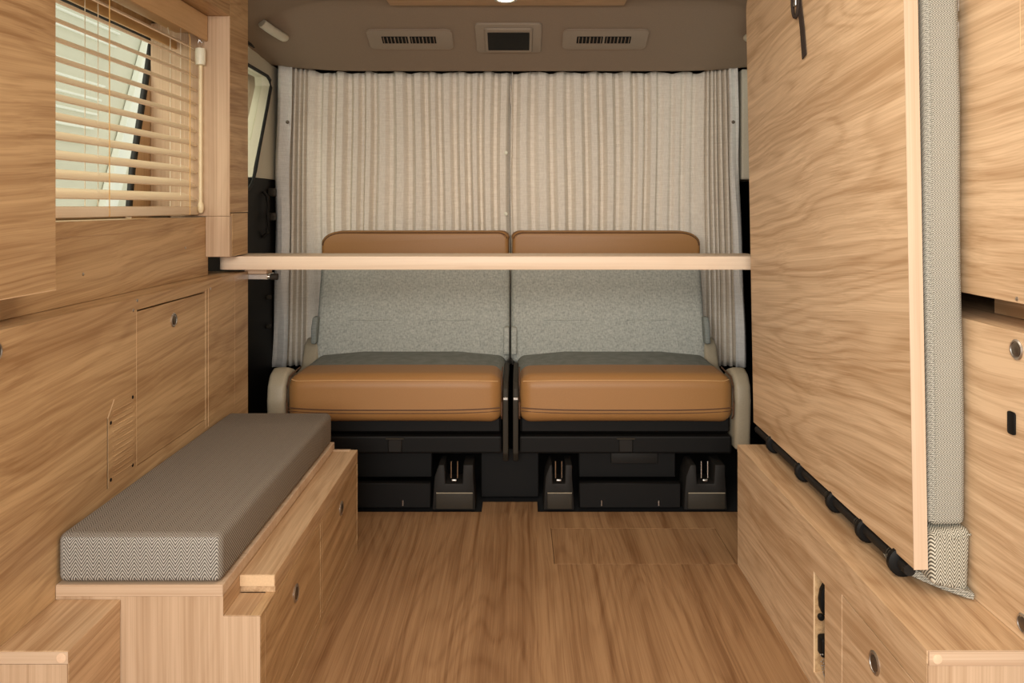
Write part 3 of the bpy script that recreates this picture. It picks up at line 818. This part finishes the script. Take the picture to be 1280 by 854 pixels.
# upright bed panel (leans slightly inward)
BY0, BY1 = 1.165, 1.960
bd = thing('folding_bed', (.5865, 1.56, .287), 'tall wood bed panel folded upright on the right side', 'bed')
TOP = 1.40
g = G()
P = [(BY0, .321), (BY1, .321)]
for k in range(9):
    a = k*PI/16; P.append((BY1-.035+.035*math.cos(a), 1.362-.035+.035*math.sin(a)))
P.append((BY0, 1.362))
g.prism(P, 'X', .5765, .5965, .0008, 1); g.build('panel', 'woodY_bed', bd)
G().box(.5762, .5966, BY0-.0012, BY0, .321, 1.362, 0).build('edge_band', 'woodEdge', bd)
bar = G().cyl((.585, BY0+.03, .3065), (.585, BY1-.01, .3065), .0090, n=16).build('hinge_tube', 'dkgrey2', bd, True)
for yy in (1.225, 1.345, 1.475, 1.64, 1.83):
    r0 = .022 if yy < 1.3 else .0205
    w = G().lathe((.587, yy-.008, .3065), (0, 1, 0), [(.007, 0), (.017, 0), (r0, .003), (r0, .011), (.017, .015), (.007, .016)], 24).build('roller', 'black', bd, True)
    for k in (0, 1, 2):
        G().lathe((.586, yy+.012+k*.006, .3065), (0, 1, 0), [(.0115, 0), (.0122, .0015), (.0115, .003)], 18).build('collar', 'dkgrey', w, True)
    G().lathe((.587, yy-.0085, .3065), (0, -1, 0), [(0, .001), (.006, .001), (.007, 0)], 16).build('bolt_head', 'metal', w, True)
bd.rotation_euler = (0, -.018, 0)
# strap hanging over the panel
stp = thing('webbing_strap', (.57, 1.60, 1.15), 'dark webbing strap with a buckle hanging down the bed panel face', 'strap')
sx = lambda z: .5765 - (z-.287)*.018 - .0012
g = G()
def fs(t):
    pts = [(1.585, 1.385), (1.588, 1.30), (1.585, 1.25), (1.572, 1.20), (1.563, 1.142)]
    V = []
    for i, (y, z) in enumerate(pts):
        e = .003 if i == 4 else 0
        V.append([t.verts.new((sx(z)-.0005, y-.0105, z+e)), t.verts.new((sx(z)-.0005, y+.0105, z-e)), t.verts.new((sx(z)-.0022, y+.0105, z-e)), t.verts.new((sx(z)-.0022, y-.0105, z+e))])
    for A, B in zip(V, V[1:]):
        for q in range(4): t.faces.new((A[q], A[(q+1) % 4], B[(q+1) % 4], B[q]))
    t.faces.new(V[0]); t.faces.new(V[-1][::-1])
    bmesh.ops.recalc_face_normals(t, faces=t.faces)
g._add(fs); g.build('webbing', 'webbing', stp)
G().tube([(sx(1.3)-.003, 1.600+.018*math.cos(a), 1.262+.034*math.sin(a)) for a in [2*PI*k/20 for k in range(21)]], .0035, 8).build('loop', 'webbing', stp, True)
G().soft(sx(1.3)-.006, sx(1.3)-.001, 1.593, 1.607, 1.25, 1.275, .002, 2).build('buckle', 'steel', stp, True)

# mattress
mt = thing('bed_mattress', (.63, 1.56, .295), 'thick sage grey herringbone mattress standing between bed panel and right cabinets', 'mattress')
def mf(v): return (v.x + .0015*math.sin(v.z*14), v.y, v.z)
G().soft(.6005, .6545, BY0-.002, BY1-.02, .384, 1.37, .011, 4, cuts=8, fn=mf).build('mattress_body', 'herring_bed', mt, True)
G().tube([(.6085+.0015*math.sin(z*14), BY0-.0022, z) for z in [.392+.024*k for k in range(40)]], .0011, 6).build('edge_seam', 'herring_bed', mt, True)
fl = G().soft(.5985, .6555, BY0-.010, BY0+.06, .302, .380, .009, 4, fn=lambda v: (v.x + (.004 if v.z < .33 and v.x > .63 else 0)*-1, v.y, v.z + (-.012*(v.x-.60)/.055 if v.z < .34 else .004*(v.x-.6)/.055))).build('cover_flap', 'herring_flap', mt, True)
G().tube([(.600+.054*k/8, BY0-.0105, .373+.003*math.sin(k)) for k in range(9)], .0014, 6).build('flap_hem', 'herring_flap', fl, True)
g = G()
def ff(t):
    V = []
    for i in range(15):
        s_ = i/14
        x = .572 + .078*s_; y0 = 1.235 - .092*s_**.8; z = .2875 + .012*(1-s_)**2
        V.append([t.verts.new((x, y0, z)), t.verts.new((x+.01, y0+.05, z)), t.verts.new((x+.01, y0+.05, z+.007)), t.verts.new((x, y0-.003, z+.009+.004*math.sin(s_*3)))])
    for A, B in zip(V, V[1:]):
        for q in range(4): t.faces.new((A[q], A[(q+1) % 4], B[(q+1) % 4], B[q]))
    t.faces.new(V[0]); t.faces.new(V[-1][::-1]); bmesh.ops.recalc_face_normals(t, faces=t.faces)
g._add(ff); g.build('tail_flap', 'herring_bed', mt, True)
for o_ in (mt,): o_.rotation_euler = (0, -.013, 0)
# hinge plates visible behind the mattress
hg = thing('piano_hinge', (.6565, 1.19, 1.0), 'narrow light metal hinge strip between mattress and right overhead cabinet', 'hinge')
for k in range(9):
    G().box(.6535, .6560, 1.190, 1.192, 1.02+k*.04, 1.045+k*.04, .0005).build('knuckle', 'metal', hg)

# ------------------------------------------------------------------ lights
def area(name, loc, rot, sx_, sy_, e, col, spread=PI):
    l = bpy.data.lights.new(name, 'AREA'); l.shape = 'RECTANGLE'; l.size = sx_; l.size_y = sy_; l.energy = e; l.color = col; l.spread = spread
    o = bpy.data.objects.new(name, l); COL.objects.link(o); o.location = loc; o.rotation_euler = rot; return o
area('open_tailgate_daylight', (-.6, -1.2, 1.25), (math.radians(83), 0, math.radians(-17)), 2.0, 1.0, 92, (1, .965, .91))
area('ceiling_strip_light', (0.05, .95, 1.455), (0, 0, 0), .5, .9, 7, (1, .88, .72))
area('window_fill_light', (-1.75, .8, 2.3), (math.radians(45), 0, math.radians(-55)), .9, .9, 34, (1, .95, .86))  # added fill outside the window, brightens the reveal and blind slats
sp = bpy.data.lights.new('downlight_beam', 'SPOT'); sp.energy = 4; sp.color = (1, .85, .66); sp.spot_size = 2.4; sp.spot_blend = .8; sp.shadow_soft_size = .03
so = bpy.data.objects.new('downlight_beam', sp); COL.objects.link(so); so.location = (-.038, 2.375, 1.455)

w = bpy.data.worlds.new('World'); SC.world = w; w.use_nodes = True
bg = w.node_tree.nodes['Background']; bg.inputs[0].default_value = (1, .98, .93, 1); bg.inputs[1].default_value = 1.2

cam = bpy.data.cameras.new('camera'); co_ = bpy.data.objects.new('camera', cam); COL.objects.link(co_)
co_.location = (0, 0, .85); co_.rotation_euler = (PI/2, 0, 0)
cam.sensor_width = 36; cam.lens = 28.125; cam.shift_x = -8/1280; cam.shift_y = -169/1280; cam.clip_start = .02
SC.camera = co_
SC.view_settings.view_transform = 'Standard'
SC.view_settings.look = 'None'; SC.view_settings.gamma = 1; SC.view_settings.use_curve_mapping = False
SC.view_settings.exposure = 0.0
